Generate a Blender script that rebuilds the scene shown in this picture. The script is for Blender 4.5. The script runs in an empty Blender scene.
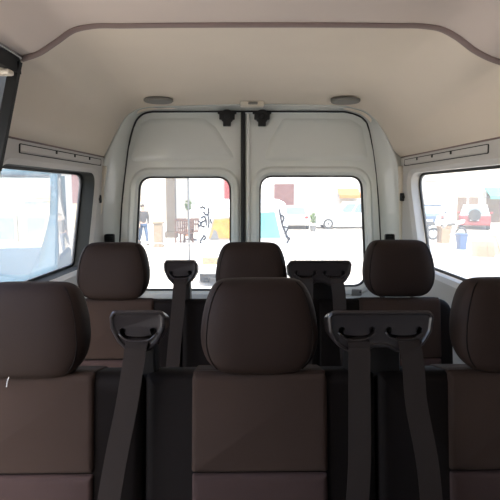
import bpy, bmesh, math, random
from mathutils import Vector, Matrix
random.seed(7)
scn = bpy.context.scene
COL = scn.collection
PI = math.pi

# ------------------------------------------------------------------ camera
H = 2.3                      # eye height above the street
F = 500.0
TH = math.atan(58 / F)       # pitch down
PH = math.atan(8 / F)        # yaw to the right
fw = Vector((math.sin(PH) * math.cos(TH), math.cos(PH) * math.cos(TH), -math.sin(TH)))
rt = Vector((math.cos(PH), -math.sin(PH), 0))
up = rt.cross(fw)
EYE = Vector((0, 0, H))
cam = bpy.data.cameras.new('camera')
cam.sensor_width = 36; cam.lens = 36.0; cam.clip_start = 0.02; cam.clip_end = 500
camo = bpy.data.objects.new('camera', cam); COL.objects.link(camo)
camo.location = EYE
camo.rotation_euler = (PI / 2 - TH, 0, -PH)
scn.camera = camo

def ray(u, v):
    return fw + rt * ((u - 250) / F) + up * ((250 - v) / F)
def P(u, v, D):              # point on the plane y = D
    d = ray(u, v); return EYE + d * (D / d.y)
def PXp(u, v, X):            # point on the plane x = X
    d = ray(u, v); return EYE + d * (X / d.x)
def G(u, D):                 # point on the street at depth D
    d = ray(u, 192); return Vector((d.x / d.y * D, D, 0))

# ------------------------------------------------------------------ materials
def mat(name, col, rough=0.6, metal=0.0, bump=0.0, scale=200.0, var=0.0, vscale=6.0, sheen=0.0, coat=0.0, spec=0.5):
    m = bpy.data.materials.new(name); m.use_nodes = True
    nt = m.node_tree; b = nt.nodes['Principled BSDF']
    b.inputs['Base Color'].default_value = (*col, 1)
    b.inputs['Roughness'].default_value = rough
    b.inputs['Metallic'].default_value = metal
    b.inputs['Specular IOR Level'].default_value = spec
    if sheen: b.inputs['Sheen Weight'].default_value = sheen
    if coat: b.inputs['Coat Weight'].default_value = coat
    tc = nt.nodes.new('ShaderNodeTexCoord')
    if var:
        n = nt.nodes.new('ShaderNodeTexNoise'); n.inputs['Scale'].default_value = vscale
        n.inputs['Detail'].default_value = 4
        nt.links.new(tc.outputs['Object'], n.inputs['Vector'])
        r = nt.nodes.new('ShaderNodeMapRange')
        r.inputs['To Min'].default_value = 1 - var; r.inputs['To Max'].default_value = 1 + var
        nt.links.new(n.outputs['Fac'], r.inputs['Value'])
        mx = nt.nodes.new('ShaderNodeVectorMath'); mx.operation = 'SCALE'
        mx.inputs[0].default_value = col
        nt.links.new(r.outputs['Result'], mx.inputs['Scale'])
        nt.links.new(mx.outputs['Vector'], b.inputs['Base Color'])
    if bump:
        n2 = nt.nodes.new('ShaderNodeTexNoise'); n2.inputs['Scale'].default_value = scale
        nt.links.new(tc.outputs['Object'], n2.inputs['Vector'])
        bp = nt.nodes.new('ShaderNodeBump'); bp.inputs['Strength'].default_value = bump
        bp.inputs['Distance'].default_value = 0.002
        nt.links.new(n2.outputs['Fac'], bp.inputs['Height'])
        nt.links.new(bp.outputs['Normal'], b.inputs['Normal'])
    return m

def weave(name, col, sx, sy, amount=0.35, rough=0.8, sheen=0.0):
    m = mat(name, col, rough, sheen=sheen, spec=.15, var=0.12, vscale=9)
    nt = m.node_tree; b = nt.nodes['Principled BSDF']
    tc = [n for n in nt.nodes if n.type == 'TEX_COORD'][0]
    w = nt.nodes.new('ShaderNodeTexWave'); w.bands_direction = 'X'; w.inputs['Scale'].default_value = sx
    w2 = nt.nodes.new('ShaderNodeTexWave'); w2.bands_direction = 'Z'; w2.inputs['Scale'].default_value = sy
    for q in (w, w2): nt.links.new(tc.outputs['Object'], q.inputs['Vector'])
    a = nt.nodes.new('ShaderNodeMath'); a.operation = 'ADD'
    nt.links.new(w.outputs['Fac'], a.inputs[0]); nt.links.new(w2.outputs['Fac'], a.inputs[1])
    bp = nt.nodes.new('ShaderNodeBump'); bp.inputs['Strength'].default_value = amount; bp.inputs['Distance'].default_value = 0.001
    nt.links.new(a.outputs['Value'], bp.inputs['Height']); nt.links.new(bp.outputs['Normal'], b.inputs['Normal'])
    return m

def glass(name, tint, haze=0.0):
    m = bpy.data.materials.new(name); m.use_nodes = True
    nt = m.node_tree; nt.nodes.clear()
    o = nt.nodes.new('ShaderNodeOutputMaterial'); mx = nt.nodes.new('ShaderNodeMixShader')
    t = nt.nodes.new('ShaderNodeBsdfTransparent'); t.inputs['Color'].default_value = (*tint, 1)
    g = nt.nodes.new('ShaderNodeBsdfGlossy'); g.inputs['Roughness'].default_value = 0.02
    fr = nt.nodes.new('ShaderNodeFresnel'); fr.inputs['IOR'].default_value = 1.45
    nt.links.new(fr.outputs[0], mx.inputs[0]); nt.links.new(t.outputs[0], mx.inputs[1])
    nt.links.new(g.outputs[0], mx.inputs[2])
    if haze:                              # film of road dust on the outside of the pane
        tl = nt.nodes.new('ShaderNodeBsdfTranslucent'); tl.inputs['Color'].default_value = (.9, .88, .84, 1)
        m2 = nt.nodes.new('ShaderNodeMixShader'); m2.inputs[0].default_value = haze
        nt.links.new(mx.outputs[0], m2.inputs[1]); nt.links.new(tl.outputs[0], m2.inputs[2]); nt.links.new(m2.outputs[0], o.inputs[0])
    else: nt.links.new(mx.outputs[0], o.inputs[0])
    return m

M = {
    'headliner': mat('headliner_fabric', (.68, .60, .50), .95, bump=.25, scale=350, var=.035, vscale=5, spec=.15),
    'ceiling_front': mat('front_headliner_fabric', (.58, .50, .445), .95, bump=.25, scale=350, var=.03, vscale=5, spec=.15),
    'rib': mat('ribbed_edge_rubber', (.22, .16, .145), .75),
    'wall': mat('grey_trim_plastic', (.50, .475, .445), .6, bump=.15, scale=500),
    'reveal_dark': mat('dark_plastic_and_reveal_shade', (.022, .023, .021), .75, spec=.2),
    'paint': mat('white_van_paint', (.66, .675, .64), .25, coat=.4, spec=.5, var=.02),
    'paintwarm': mat('cream_plastic', (.66, .60, .50), .5),
    'rubber': mat('black_rubber', (.008, .008, .008), .6),
    'blackplastic': mat('black_plastic', (.009, .0075, .007), .45, spec=.3, bump=.08, scale=900),
    'blackrecess': mat('black_recess', (.006, .006, .006), .8),
    'rimplastic': mat('satin_black_plastic', (.021, .0165, .0165), .30, spec=.55),
    'headrest': mat('dark_leatherette', (.0225, .0135, .0105), .65, bump=.18, scale=420, var=.06, spec=.12),
    'bolster': mat('black_brown_leatherette', (.0075, .0052, .0045), .7, bump=.2, scale=380, spec=.10),
    'insert': weave('brown_woven_fabric', (.040, .0243, .0182), 420, 420),
    'lumbar': weave('plum_woven_fabric', (.050, .0300, .0265), 420, 420),
    'belt': weave('belt_webbing', (.022, .0148, .0120), 160, 700, .5, .55, 0),
    'chrome': mat('bright_metal', (.7, .7, .7), .25, 1.0),
    'greyplastic': mat('mid_grey_plastic', (.20, .19, .17), .7),
    'floor': mat('dark_vinyl_floor', (.06, .055, .05), .7),
    'glass': glass('dusty_window_glass', (.74, .755, .745), .11),
    # street
    'paving': mat('pale_paving', (.45, .41, .355), .9, var=.06, vscale=.8),
    'tarmac': mat('grey_tarmac', (.25, .26, .28), .9, var=.1, vscale=.7),
    'render': mat('cream_render', (.44, .40, .34), .9, var=.05, vscale=.5),
    'render2': mat('white_render', (.48, .465, .44), .9, var=.05, vscale=.5),
    'render3': mat('ochre_render', (.36, .28, .17), .9, var=.06, vscale=.5),
    'stone': mat('brown_stone', (.085, .068, .052), .9, var=.2, vscale=3),
    'redpaint': mat('dark_red_paint', (.095, .038, .034), .7),
    'red': mat('red_paint', (.17, .022, .022), .55),
    'orange': mat('orange_canvas', (.30, .13, .035), .8),
    'teal': mat('teal_canvas', (.05, .17, .14), .8),
    'wood': mat('brown_wood', (.075, .036, .024), .7, var=.25, vscale=8),
    'palewood': mat('pale_wood', (.17, .125, .08), .8, var=.15, vscale=6),
    'card': mat('brown_cardboard', (.15, .095, .055), .9, var=.06, vscale=4),
    'carwhite': mat('white_car_paint', (.50, .50, .50), .3, coat=.5),
    'carblue': mat('blue_car_paint', (.03, .06, .11), .3, coat=.5),
    'carlight': mat('light_blue_car_paint', (.018, .050, .070), .7, spec=.15),
    'carglass': mat('dark_car_glass', (.10, .13, .14), .08),
    'tealglass': mat('teal_car_glass', (.07, .19, .20), .08),
    'amber_reflection': mat('amber_reflection_glass', (.26, .15, .03), .15, var=.8, vscale=5),
    'tyre': mat('tyre_rubber', (.03, .03, .03), .8),
    'alloy': mat('alloy_wheel', (.45, .45, .45), .35, .6),
    'plate': mat('plate_yellow', (.26, .20, .09), .6),
    'ink': mat('black_spray_paint', (.008, .008, .012), .8, spec=.1),
    'bluebin': mat('blue_plastic', (.03, .065, .14), .6),
    'green': mat('leaf_green', (.07, .11, .03), .7, var=.3, vscale=10),
    'galv': mat('galvanised_metal', (.11, .11, .11), .5, .3),
    'terracotta': mat('terracotta', (.30, .13, .07), .8),
    'skin': mat('skin', (.45, .27, .19), .6),
    'hair': mat('dark_hair', (.04, .028, .02), .7),
    'jacket': mat('grey_jacket_cloth', (.05, .045, .045), .9),
    'jeans': mat('blue_jeans_cloth', (.025, .055, .11), .9),
    'shutter': mat('grey_green_shutter', (.14, .15, .12), .8),
    'brick': mat('faded_red_paint', (.15, .07, .06), .8),
    'railpaint': mat('pale_grey_railing_paint', (.24, .23, .22), .6),
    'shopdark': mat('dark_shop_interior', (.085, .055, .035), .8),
}

# ------------------------------------------------------------------ mesh helpers
def link(name, bm, material, parent=None, loc=(0, 0, 0), smooth=False, bevel=0, seg=2, subsurf=0, recalc=True):
    if recalc: bmesh.ops.recalc_face_normals(bm, faces=bm.faces)
    me = bpy.data.meshes.new(name); bm.to_mesh(me); bm.free()
    me.materials.append(material)
    o = bpy.data.objects.new(name, me); COL.objects.link(o)
    o.location = loc
    if parent is not None: o.parent = parent
    if smooth:
        for p in me.polygons: p.use_smooth = True
    if bevel:
        b = o.modifiers.new('bevel', 'BEVEL'); b.width = bevel; b.segments = seg; b.limit_method = 'ANGLE'; b.angle_limit = 0.6
        for p in me.polygons: p.use_smooth = True
        o.modifiers.new('wn', 'WEIGHTED_NORMAL')
    if subsurf:
        s = o.modifiers.new('sub', 'SUBSURF'); s.levels = subsurf; s.render_levels = subsurf
    return o

def new(): return bmesh.new()

def box(bm, c, s, rot=None):
    mtx = Matrix.Translation(Vector(c)) @ (rot.to_4x4() if rot else Matrix.Identity(4)) @ Matrix.Diagonal((*s, 1))
    bmesh.ops.create_cube(bm, size=1, matrix=mtx); return bm

def bx(c, s, rot=None): return box(new(), c, s, rot)

def cyl(bm, p0, p1, r0, r1=None, n=20):
    p0 = Vector(p0); p1 = Vector(p1); d = p1 - p0
    q = Vector((0, 0, 1)).rotation_difference(d.normalized()).to_matrix().to_4x4()
    bmesh.ops.create_cone(bm, cap_ends=True, segments=n, radius1=r0, radius2=r0 if r1 is None else r1, depth=d.length,
                          matrix=Matrix.Translation((p0 + p1) / 2) @ q)
    return bm

def tube(bm, pts, r, n=10, closed=False):
    pts = [Vector(p) for p in pts]; loops = []
    N = len(pts); prev = None
    for i, p in enumerate(pts):
        if closed: t = (pts[(i + 1) % N] - pts[i - 1]).normalized()
        else: t = (pts[min(i + 1, N - 1)] - pts[max(i - 1, 0)]).normalized()
        if prev is None:
            a = t.orthogonal().normalized()
        else:
            a = (prev - t * prev.dot(t)).normalized()
        prev = a; b = t.cross(a)
        rr = r[i] if isinstance(r, (list, tuple)) else r
        loops.append([bm.verts.new(p + (a * math.cos(2 * PI * k / n) + b * math.sin(2 * PI * k / n)) * rr) for k in range(n)])
    rng = range(N) if closed else range(N - 1)
    for i in rng:
        A, B = loops[i], loops[(i + 1) % N]
        for k in range(n):
            bm.faces.new((A[k], A[(k + 1) % n], B[(k + 1) % n], B[k]))
    if not closed:
        bm.faces.new(loops[0]); bm.faces.new(loops[-1])
    return bm

def loft(bm, loops, closed=True, cap0=False, cap1=False):
    V = [[bm.verts.new(Vector(p)) for p in L] for L in loops]
    n = len(V[0])
    for A, B in zip(V, V[1:]):
        for k in range(n if closed else n - 1):
            bm.faces.new((A[k], A[(k + 1) % n], B[(k + 1) % n], B[k]))
    if cap0: bm.faces.new(V[0])
    if cap1: bm.faces.new(V[-1])
    return bm

def prism(bm, poly, vec):
    a = [Vector(p) for p in poly]; v = Vector(vec)
    return loft(bm, [a, [p + v for p in a]], True, True, True)

def hermite(pts, i, n):
    """n points of the cubic from pts[i] towards pts[i+1], tangents weighted by segment length"""
    def tan(j):
        if j == 0: return (pts[1] - pts[0]).normalized()
        if j == len(pts) - 1: return (pts[-1] - pts[-2]).normalized()
        a = pts[j] - pts[j - 1]; b = pts[j + 1] - pts[j]; la, lb = max(a.length, 1e-9), max(b.length, 1e-9)
        return (a / la * lb + b / lb * la) / (la + lb)
    p, q = pts[i], pts[i + 1]; L = (q - p).length; m0, m1 = tan(i) * L, tan(i + 1) * L; out = []
    for k in range(n):
        t = k / n; t2 = t * t; t3 = t2 * t
        out.append(p * (2 * t3 - 3 * t2 + 1) + m0 * (t3 - 2 * t2 + t) + q * (-2 * t3 + 3 * t2) + m1 * (t3 - t2))
    return out

def spline(pts, n):
    """Catmull-Rom through 3-D points, n points by arc length"""
    pts = [Vector(p) for p in pts]
    dense = []
    for i in range(len(pts) - 1):
        dense += hermite(pts, i, 12)
    dense.append(pts[-1])
    if n is None: return dense
    L = [0]
    for a, b in zip(dense, dense[1:]): L.append(L[-1] + (b - a).length)
    out = []; j = 0
    for i in range(n):
        s = L[-1] * i / (n - 1)
        while j < len(L) - 2 and L[j + 1] < s: j += 1
        f = 0 if L[j + 1] == L[j] else (s - L[j]) / (L[j + 1] - L[j])
        out.append(dense[j].lerp(dense[j + 1], min(max(f, 0), 1)))
    return out

def rpoly(pts, r, seg=6):
    """2-D polygon with rounded corners; r one radius or one per corner"""
    out = []; n = len(pts)
    for i, p in enumerate(pts):
        p = Vector(p).to_2d(); a = Vector(pts[i - 1]).to_2d(); b = Vector(pts[(i + 1) % n]).to_2d()
        rr = r[i] if isinstance(r, (list, tuple)) else r
        if rr <= 0: out.append(p); continue
        da = (a - p); db = (b - p); la, lb = da.length, db.length; da.normalize(); db.normalize()
        ang = da.angle(db); t = min(rr / math.tan(ang / 2), la * .49, lb * .49)
        p0 = p + da * t; p1 = p + db * t
        for k in range(seg + 1):
            s = k / seg
            out.append(p0 * (1 - s) ** 2 + p * 2 * s * (1 - s) + p1 * s * s)
    return out

def offset(poly, d):
    """move a 2-D polygon outward by d (star-shaped, by normals)"""
    n = len(poly); area = sum(poly[i - 1].x * poly[i].y - poly[i].x * poly[i - 1].y for i in range(n))
    s = 1 if area > 0 else -1; out = []
    for i in range(n):
        t = (poly[(i + 1) % n] - poly[i - 1])
        if t.length < 1e-9: out.append(poly[i].copy()); continue
        t.normalize(); out.append(poly[i] + Vector((t.y, -t.x)) * d * s)
    return out

def star(center, polys):
    """sample every polygon along the same rays from center -> matching loops"""
    c = Vector(center); angs = set(round(2 * PI * k / 72, 5) for k in range(72))
    for poly in polys:
        for p in poly: angs.add(round(math.atan2(p[1] - c.y, p[0] - c.x) % (2 * PI), 5))
    angs = sorted(angs); keep = [angs[0]]
    for a in angs[1:]:
        if a - keep[-1] > 0.004: keep.append(a)
    res = []
    for poly in polys:
        L = []; n = len(poly)
        for a in keep:
            d = Vector((math.cos(a), math.sin(a))); best = None
            for i in range(n):
                p = Vector(poly[i]).to_2d() - c; q = Vector(poly[(i + 1) % n]).to_2d() - c
                e = q - p; den = d.x * e.y - d.y * e.x
                if abs(den) < 1e-12: continue
                t = (p.x * e.y - p.y * e.x) / den; s = (p.x * d.y - p.y * d.x) / den
                if t > 0 and -1e-6 <= s <= 1 + 1e-6 and (best is None or t > best): best = t
            L.append(c + d * (best or 0))
        res.append(L)
    return res

def boolean(bmA, cutters):
    """bmesh A minus cutters, applied"""
    bmesh.ops.recalc_face_normals(bmA, faces=bmA.faces)
    meA = bpy.data.meshes.new('tmpA'); bmA.to_mesh(meA); bmA.free()
    oa = bpy.data.objects.new('tmpA', meA); COL.objects.link(oa); tmp = []
    for bmB in cutters:
        bmesh.ops.recalc_face_normals(bmB, faces=bmB.faces)
        meB = bpy.data.meshes.new('tmpB'); bmB.to_mesh(meB); bmB.free()
        ob = bpy.data.objects.new('tmpB', meB); COL.objects.link(ob); tmp.append(ob)
        m = oa.modifiers.new('b', 'BOOLEAN'); m.object = ob; m.operation = 'DIFFERENCE'; m.solver = 'EXACT'
    dg = bpy.context.evaluated_depsgraph_get(); dg.update()
    me = bpy.data.meshes.new_from_object(oa.evaluated_get(dg))
    out = bmesh.new(); out.from_mesh(me)
    for o in [oa] + tmp: bpy.data.objects.remove(o)
    bpy.data.meshes.remove(me)
    return out

def tag(o, label=None, cat=None, group=None, kind=None):
    if label: o['label'] = label
    if cat: o['category'] = cat
    if group: o['group'] = group
    if kind: o['kind'] = kind
    return o
def struct(o, label=None):
    o['kind'] = 'structure'
    if label: o['label'] = label
    return o
def thing(name, label, cat, loc=(0, 0, 0), rz=0.0, group=None):
    o = bpy.data.objects.new(name, None); COL.objects.link(o); o.empty_display_size = .05
    o.location = loc; o.rotation_euler = (0, 0, rz)
    return tag(o, label, cat, group)
def copy_tree(o, parent=None):
    c = o.copy(); COL.objects.link(c)
    if parent is not None: c.parent = parent
    for ch in list(o.children): copy_tree(ch, c)
    return c

# ================================================================== VAN SHELL
ZF = H - 1.35                # van floor
ZT = H + .19                 # lower edge of the headliner
def xL(y, z):
    y = max(y, 1.55); return -.818 + .056 * (y - 1.68) + .07 * (z - ZT)
def xR(y, z):
    y = max(y, 1.55); return .908 - .023 * (y - 1.76) - .02 * (z - ZT)

YR, YA = 1.58, 2.80
# wall top points shared by wall panels and headliner
rib_px = [(0, 112), (14, 72), (22, 59), (39, 53), (56, 42), (75, 29.5), (90, 26.2), (125, 25.4), (244, 24.5), (392, 25.2), (425, 26), (440, 28.5), (455, 36), (474, 50), (488, 57.5), (503, 63), (521, 105)]
arch_px = [(109, 148), (114, 138), (118.5, 129.5), (123, 121.5), (129, 114.5), (138, 109.5), (150, 107.2), (172, 106.4), (244, 104.5), (322, 105.2), (345, 106.2), (355, 108.5), (365, 112), (373.5, 118.5), (381.5, 129), (388, 140), (393, 150)]
ribS = [Vector((xL(YR, ZT), YR, ZT))] + [P(u, v, YR) for u, v in rib_px] + [Vector((xR(YR, ZT), YR, ZT))]
archS = [Vector((xL(YA, ZT), YA, ZT))] + [P(u, v, YA) for u, v in arch_px] + [Vector((xR(YA, ZT), YA, ZT))]

def dense(sec):
    out = []
    for i in range(len(sec) - 1): out += hermite(sec, i, 8)
    out.append(sec[-1].copy()); return out
# ease the catmull overshoot next to the long straight run by using a plain spline there
ribD = dense(ribS); archD = dense(archS)
bm = new(); loops = []
cen = Vector((.06, 0, H + .1))
for k in range(0, 25):
    t = k / 24
    L = [a.lerp(b, t) for a, b in zip(ribD, archD)]
    # slight swelling of the moulded rear panel just behind the rib
    bulge = .012 * math.sin(min(t / .12, 1) * PI / 2) * (1 - t)
    L2 = []
    for p in L:
        d = Vector((p.x - .06, 0, p.z - (H + .05))); d.normalize()
        w = min(1, max(0, (p.z - ZT) / .08))
        L2.append(p + d * bulge * w)
    loops.append(L2)
loops.append([p + Vector((0, .09, 0)) for p in loops[-1]])
loft(bm, loops, closed=False)
ceil = struct(link('ceiling', bm, M['headliner'], smooth=True), 'pale beige moulded rear headliner')
# front headliner, a straight run towards the windscreen
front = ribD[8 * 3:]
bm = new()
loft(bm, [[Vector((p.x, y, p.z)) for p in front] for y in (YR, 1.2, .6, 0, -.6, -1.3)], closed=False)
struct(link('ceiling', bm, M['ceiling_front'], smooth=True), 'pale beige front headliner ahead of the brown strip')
# brown strip covering the joint
rp = spline([p + Vector((0, -.004, -.002)) for p in ribS[3:-2]], None)
bm = new()
loops = []
for i, p in enumerate(rp):
    t = (rp[min(i + 1, len(rp) - 1)] - rp[max(i - 1, 0)]).normalized()
    nrm = Vector((t.z, 0, -t.x)).normalized()
    if nrm.dot(Vector((.06, 0, H)) - p) < 0: nrm = -nrm
    loops.append([p + nrm * (.007 * math.sin(a)) + Vector((0, .016 * math.cos(a), 0)) for a in [2 * PI * k / 14 for k in range(14)]])
loft(bm, loops, True, True, True)
struct(link('trim_1', bm, M['rib'], smooth=True), 'brown rubber strip over the ceiling joint')

# ---- side walls (rear section with the window)
def side_wall(side):
    f = xL if side == 'left' else xR; s = -1 if side == 'left' else 1
    outer = [Vector(p) for p in [(1.585, ZT), (2.86, ZT), (2.86, H - .30), (2.86, ZF), (1.585, ZF)]]
    yt, yb_, dp = (2.72, 2.63, .095) if side == 'left' else (2.715, 2.52, .070)
    yf_ = 1.755 if side == 'left' else 1.70
    hole = rpoly([(yf_, H + .10), (yt, H + .10), (yb_, H - .388), (yf_, H - .388)], [.07, .07, .05, .05], 8)
    lip = offset(hole, .020)
    lip2 = offset(hole, .010)
    C = (2.2, H - .12)
    Ls = star(C, [outer, lip, lip2, hole, hole])
    dx = [0, 0, .008, .016, dp]
    bm = new()
    loft(bm, [[Vector((f(p.x, p.y) + s * d, p.x, p.y)) for p in L] for L, d in zip(Ls[:4], dx[:4])], True)
    w = struct(link('wall_' + side, bm, M['wall'], smooth=True), 'grey plastic side trim round the %s window' % side)
    w.data.set_sharp_from_angle(angle=.5)
    bm = new()
    loft(bm, [[Vector((f(p.x, p.y) + s * d, p.x, p.y)) for p in L] for L, d in zip(Ls[3:], dx[3:])], True)
    r = link('window_reveal', bm, M['reveal_dark'] if side == 'left' else M['wall'], w, smooth=True)  # left reveal has its shade put into a dark colour
    if side == 'left': r['label'] = 'window reveal coloured dark for its shade'
    # window : gasket + pane
    ga = offset(hole, -.012)
    L2 = star(C, [offset(hole, .004), ga])
    bm = new()
    loft(bm, [[Vector((f(p.x, p.y) + s * d, p.x, p.y)) for p in L] for L, d in ((L2[0], dp - .012), (L2[1], dp - .012), (L2[1], dp + .001), (L2[0], dp + .001))] +
         [[Vector((f(p.x, p.y) + s * (dp - .012), p.x, p.y)) for p in L2[0]]], True)
    g = struct(link('window_1' if side == 'left' else 'window_2', bm, M['rubber']), 'rear side window on the ' + side)
    bm = new(); pane = [Vector((f(p.x, p.y) + s * (dp - .005), p.x, p.y)) for p in ga]
    bm.faces.new([bm.verts.new(p) for p in pane])
    link('pane', bm, M['glass'], g)
    # dark line where headliner and trim meet
    bm = new(); tube(bm, [Vector((f(y, ZT) - s * .002, y, ZT)) for y in (1.6, 2.0, 2.4, 2.795)], .0035, 8)
    struct(link('trim_2' if side == 'left' else 'trim_3', bm, M['rib'], smooth=True), 'dark joint line under the headliner')
    # front section : sliding door / opposite wall with a big window
    zt = H + .42 if side == 'left' else ZT
    outer = [Vector(p) for p in [(-1.3, zt), (1.60, zt), (1.60, ZF), (-1.3, ZF)]]
    h2 = rpoly([(-.10, H + .35), (1.50, H + .35), (1.50, ZF + .03), (-.10, ZF + .03)], .07, 6)
    if side == 'right':
        bm = new(); prism(bm, [Vector((f(1.6, p.y), p.x, p.y)) for p in outer], (.03, 0, 0))
        struct(link('wall_right', bm, M['wall']), 'grey plastic right wall forward of the rear window'); return
    struct(link('trim_10', bx((-.835, 1.6, ZT + .13), (.02, .45, .34)), M['reveal_dark']), 'dark upper pillar behind the left wall')
    Ls = star((.35, H - .3), [outer, h2, h2])
    bm = new()
    loft(bm, [[Vector((f(1.6, p.y) + s * d, p.x, p.y)) for p in L] for L, d in zip(Ls, (0, 0, .07))], True)
    struct(link('wall_' + side, bm, M['wall']), 'grey plastic %s wall round the open sliding door' % side)
side_wall('left'); side_wall('right')

# floor, unseen front wall added to shut out windscreen light
struct(link('floor', bx((.05, .85, ZF - .02), (2.1, 4.4, .04)), M['floor']))
struct(link('wall_front_light_block', bx((.05, -1.32, H - .4), (2.2, .04, 1.95)), M['wall']), 'added wall behind the viewer closing off windscreen light')

# ---- painted frame round the rear doors
outer_px = [(84, 420), (89, 300), (94.5, 242), (98, 205), (101.5, 172), (104.5, 158), (109, 148), (114, 138), (118.5, 129.5), (123, 121.5), (129, 114.5), (138, 109.5), (150, 107.2), (160, 106.6), (180, 106.1), (244, 104.8), (310, 105.2), (335, 105.7), (345, 106.4), (355, 108.5), (365, 112), (373.5, 118.5), (381.5, 129), (388, 140), (393, 150), (396, 158), (399, 172), (400.5, 205), (401, 242), (403, 300), (407, 420)]
inner_px = [(113, 420), (116, 300), (119, 242), (121, 205), (123.5, 180), (125, 168), (126.5, 155), (128, 145), (130, 135), (132.5, 127), (136, 119), (142, 113.5), (151, 111), (160, 110.8), (180, 110.7), (244, 110.6), (310, 110.7), (335, 110.8), (345, 111), (352, 112.5), (361, 116), (367, 121.5), (370, 130), (372, 140), (374, 152), (375.5, 163), (377, 176), (379.5, 205), (381.5, 242), (385, 300), (389, 420)]
A = [P(u, v, 2.785) for u, v in outer_px]; B = [P(u, v, 2.955) for u, v in inner_px]
def sm(L): return spline(L, None)
A2, B2 = sm(A), sm(B); loops = []
for t, dy, out in ((0, .03, .06), (0, .012, .012), (0, 0, 0), (.12, -.012, 0), (.35, -.02, 0), (.75, -.012, 0), (1, .0, 0), (1, .062, 0), (1, .066, -.07)):
    L = []
    for a, b in zip(A2, B2):
        p = a.lerp(b, t)
        d = Vector((b.x - .06, 0, max(0, (b.z - H) * 1.6))); d.normalize()
        L.append(p + Vector((0, dy, 0)) + d * out)
    loops.append(L)
bm = new(); loft(bm, loops, closed=False)
struct(link('trim_4', bm, M['paint'], smooth=True), 'white painted frame round the rear doors')
# black seal between frame and doors
bm = new(); tube(bm, [p + Vector((0, .012, 0)) for p in B2], .0085, 8)
struct(link('trim_5', bm, M['rubber'], smooth=True), 'black rubber seal round the rear doors')
# cream strips on the rear edge of the side trim
for nm, pts, lab in (('trim_6', [(103, 166), (99, 205), (95.5, 242), (90, 310)], 'left'), ('trim_7', [(401.5, 166), (402.5, 205), (403, 242), (404, 310)], 'right')):
    pp = spline([P(u, v, 2.77) for u, v in pts], 14)
    bm = new(); loft(bm, [[p + Vector((dx, dy, 0)) for dx, dy in ((-.014, .03), (-.014, .004), (-.008, 0), (.008, 0), (.014, .004), (.014, .03))] for p in pp], True, True, True)
    struct(link(nm, bm, M['paintwarm'], smooth=True), 'cream edging strip beside the %s rear pillar' % lab)

# ---- rear doors
YD = 2.96
def pxz(pts, D): return [Vector((P(u, v, D).x, P(u, v, D).z)) for u, v in pts]
def rear_door(name, outline, hole_px, rads, field, latch_u, lab):
    out = pxz(outline, YD); hp = pxz(hole_px, YD)
    hole = rpoly(hp, [r / 500 * YD for r in rads], 10)
    c = sum((Vector(p) for p in hp), Vector((0, 0))) / 4
    s = YD / 500
    polys = [out, offset(hole, 9.0 * s), offset(hole, 8.0 * s), offset(hole, 6.6 * s), offset(hole, 3.0 * s), offset(hole, 1.3 * s), hole, hole]
    out_in = None
    Ls = star(c, [out] + polys)
    ys = [YD + .05, YD, YD, YD - .006, YD - .014, YD - .015, YD - .006, YD + .004, YD + .04]
    bm = new(); loft(bm, [[Vector((p.x, y, p.y)) for p in L] for L, y in zip(Ls, ys)], True)
    d = struct(link(name, bm, M['paint'], smooth=True), lab)
    d.data.set_sharp_from_angle(angle=.7)
    # pressed field above the window
    f = rpoly(pxz(field, YD), [5 * s] * len(field), 6)
    cf = sum(f, Vector((0, 0))) / len(f)
    Lf = star(cf, [f, offset(f, -2 * s), offset(f, -4 * s), offset(f, -6 * s)])
    bm = new(); loft(bm, [[Vector((p.x, y, p.y)) for p in L] for L, y in zip(Lf, (YD + .001, YD - .005, YD - .009, YD - .010))], True, False, True)
    pr = link('pressed_panel', bm, M['paint'], d, smooth=True); pr.data.set_sharp_from_angle(angle=.6)
    # gasket and pane
    ga = offset(hole, -1.6 * s); L2 = star(c, [offset(hole, .5 * s), ga]); bm = new()
    loft(bm, [[Vector((p.x, y, p.y)) for p in L] for L, y in ((L2[0], YD + .006), (L2[1], YD + .008), (L2[1], YD + .03), (L2[0], YD + .03), (L2[0], YD + .006))], True)
    link('window_gasket', bm, M['rubber'], d)
    bm = new(); bm.faces.new([bm.verts.new((p.x, YD + .025, p.y)) for p in ga])
    link('pane', bm, M['glass'], d)
    # black latch at the top
    q = P(latch_u, 117, YD - .03)
    bm = new(); box(bm, q + Vector((0, .01, .024)), (.108, .03, .012)); cyl(bm, q + Vector((0, -.008, .004)), q + Vector((0, .03, .004)), .038, n=24)
    box(bm, q + Vector((0, .005, .004)), (.088, .03, .036)); box(bm, q + Vector((0, .006, -.036)), (.045, .03, .03)); cyl(bm, q + Vector((0, -.02, .002)), q + Vector((0, 0, .002)), .016)
    link('latch', bm, M['rubber'], d, bevel=.004)
    return d
s1 = [(242.5, 113), (151, 113), (143, 115.5), (138, 120), (134, 128), (129, 148), (125, 180), (122.5, 205), (120.5, 242), (117, 300), (113, 440), (242.5, 440)]
s2 = [(245, 113), (345, 113), (353, 114.5), (361, 118), (366, 123), (369, 132), (373, 152), (376, 176), (378, 205), (380, 242), (383, 300), (388, 440), (245, 440)]
d1 = rear_door('door_1', s1, [(139, 176.5), (231, 176.5), (231, 291), (133.5, 291)], [14, 14, 14, 14],
               [(140, 124), (150, 118.5), (203, 117.5), (216, 127), (237, 160), (130, 162)], 227, 'left rear door leaf with window')
d2 = rear_door('door_2', s2, [(259.5, 175.5), (362.5, 175.5), (367, 287), (259, 287)], [14, 14, 14, 14],
               [(283, 118), (350, 118.5), (362, 126), (369, 160), (264, 162), (270, 140)], 262, 'right rear door leaf with window')
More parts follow.
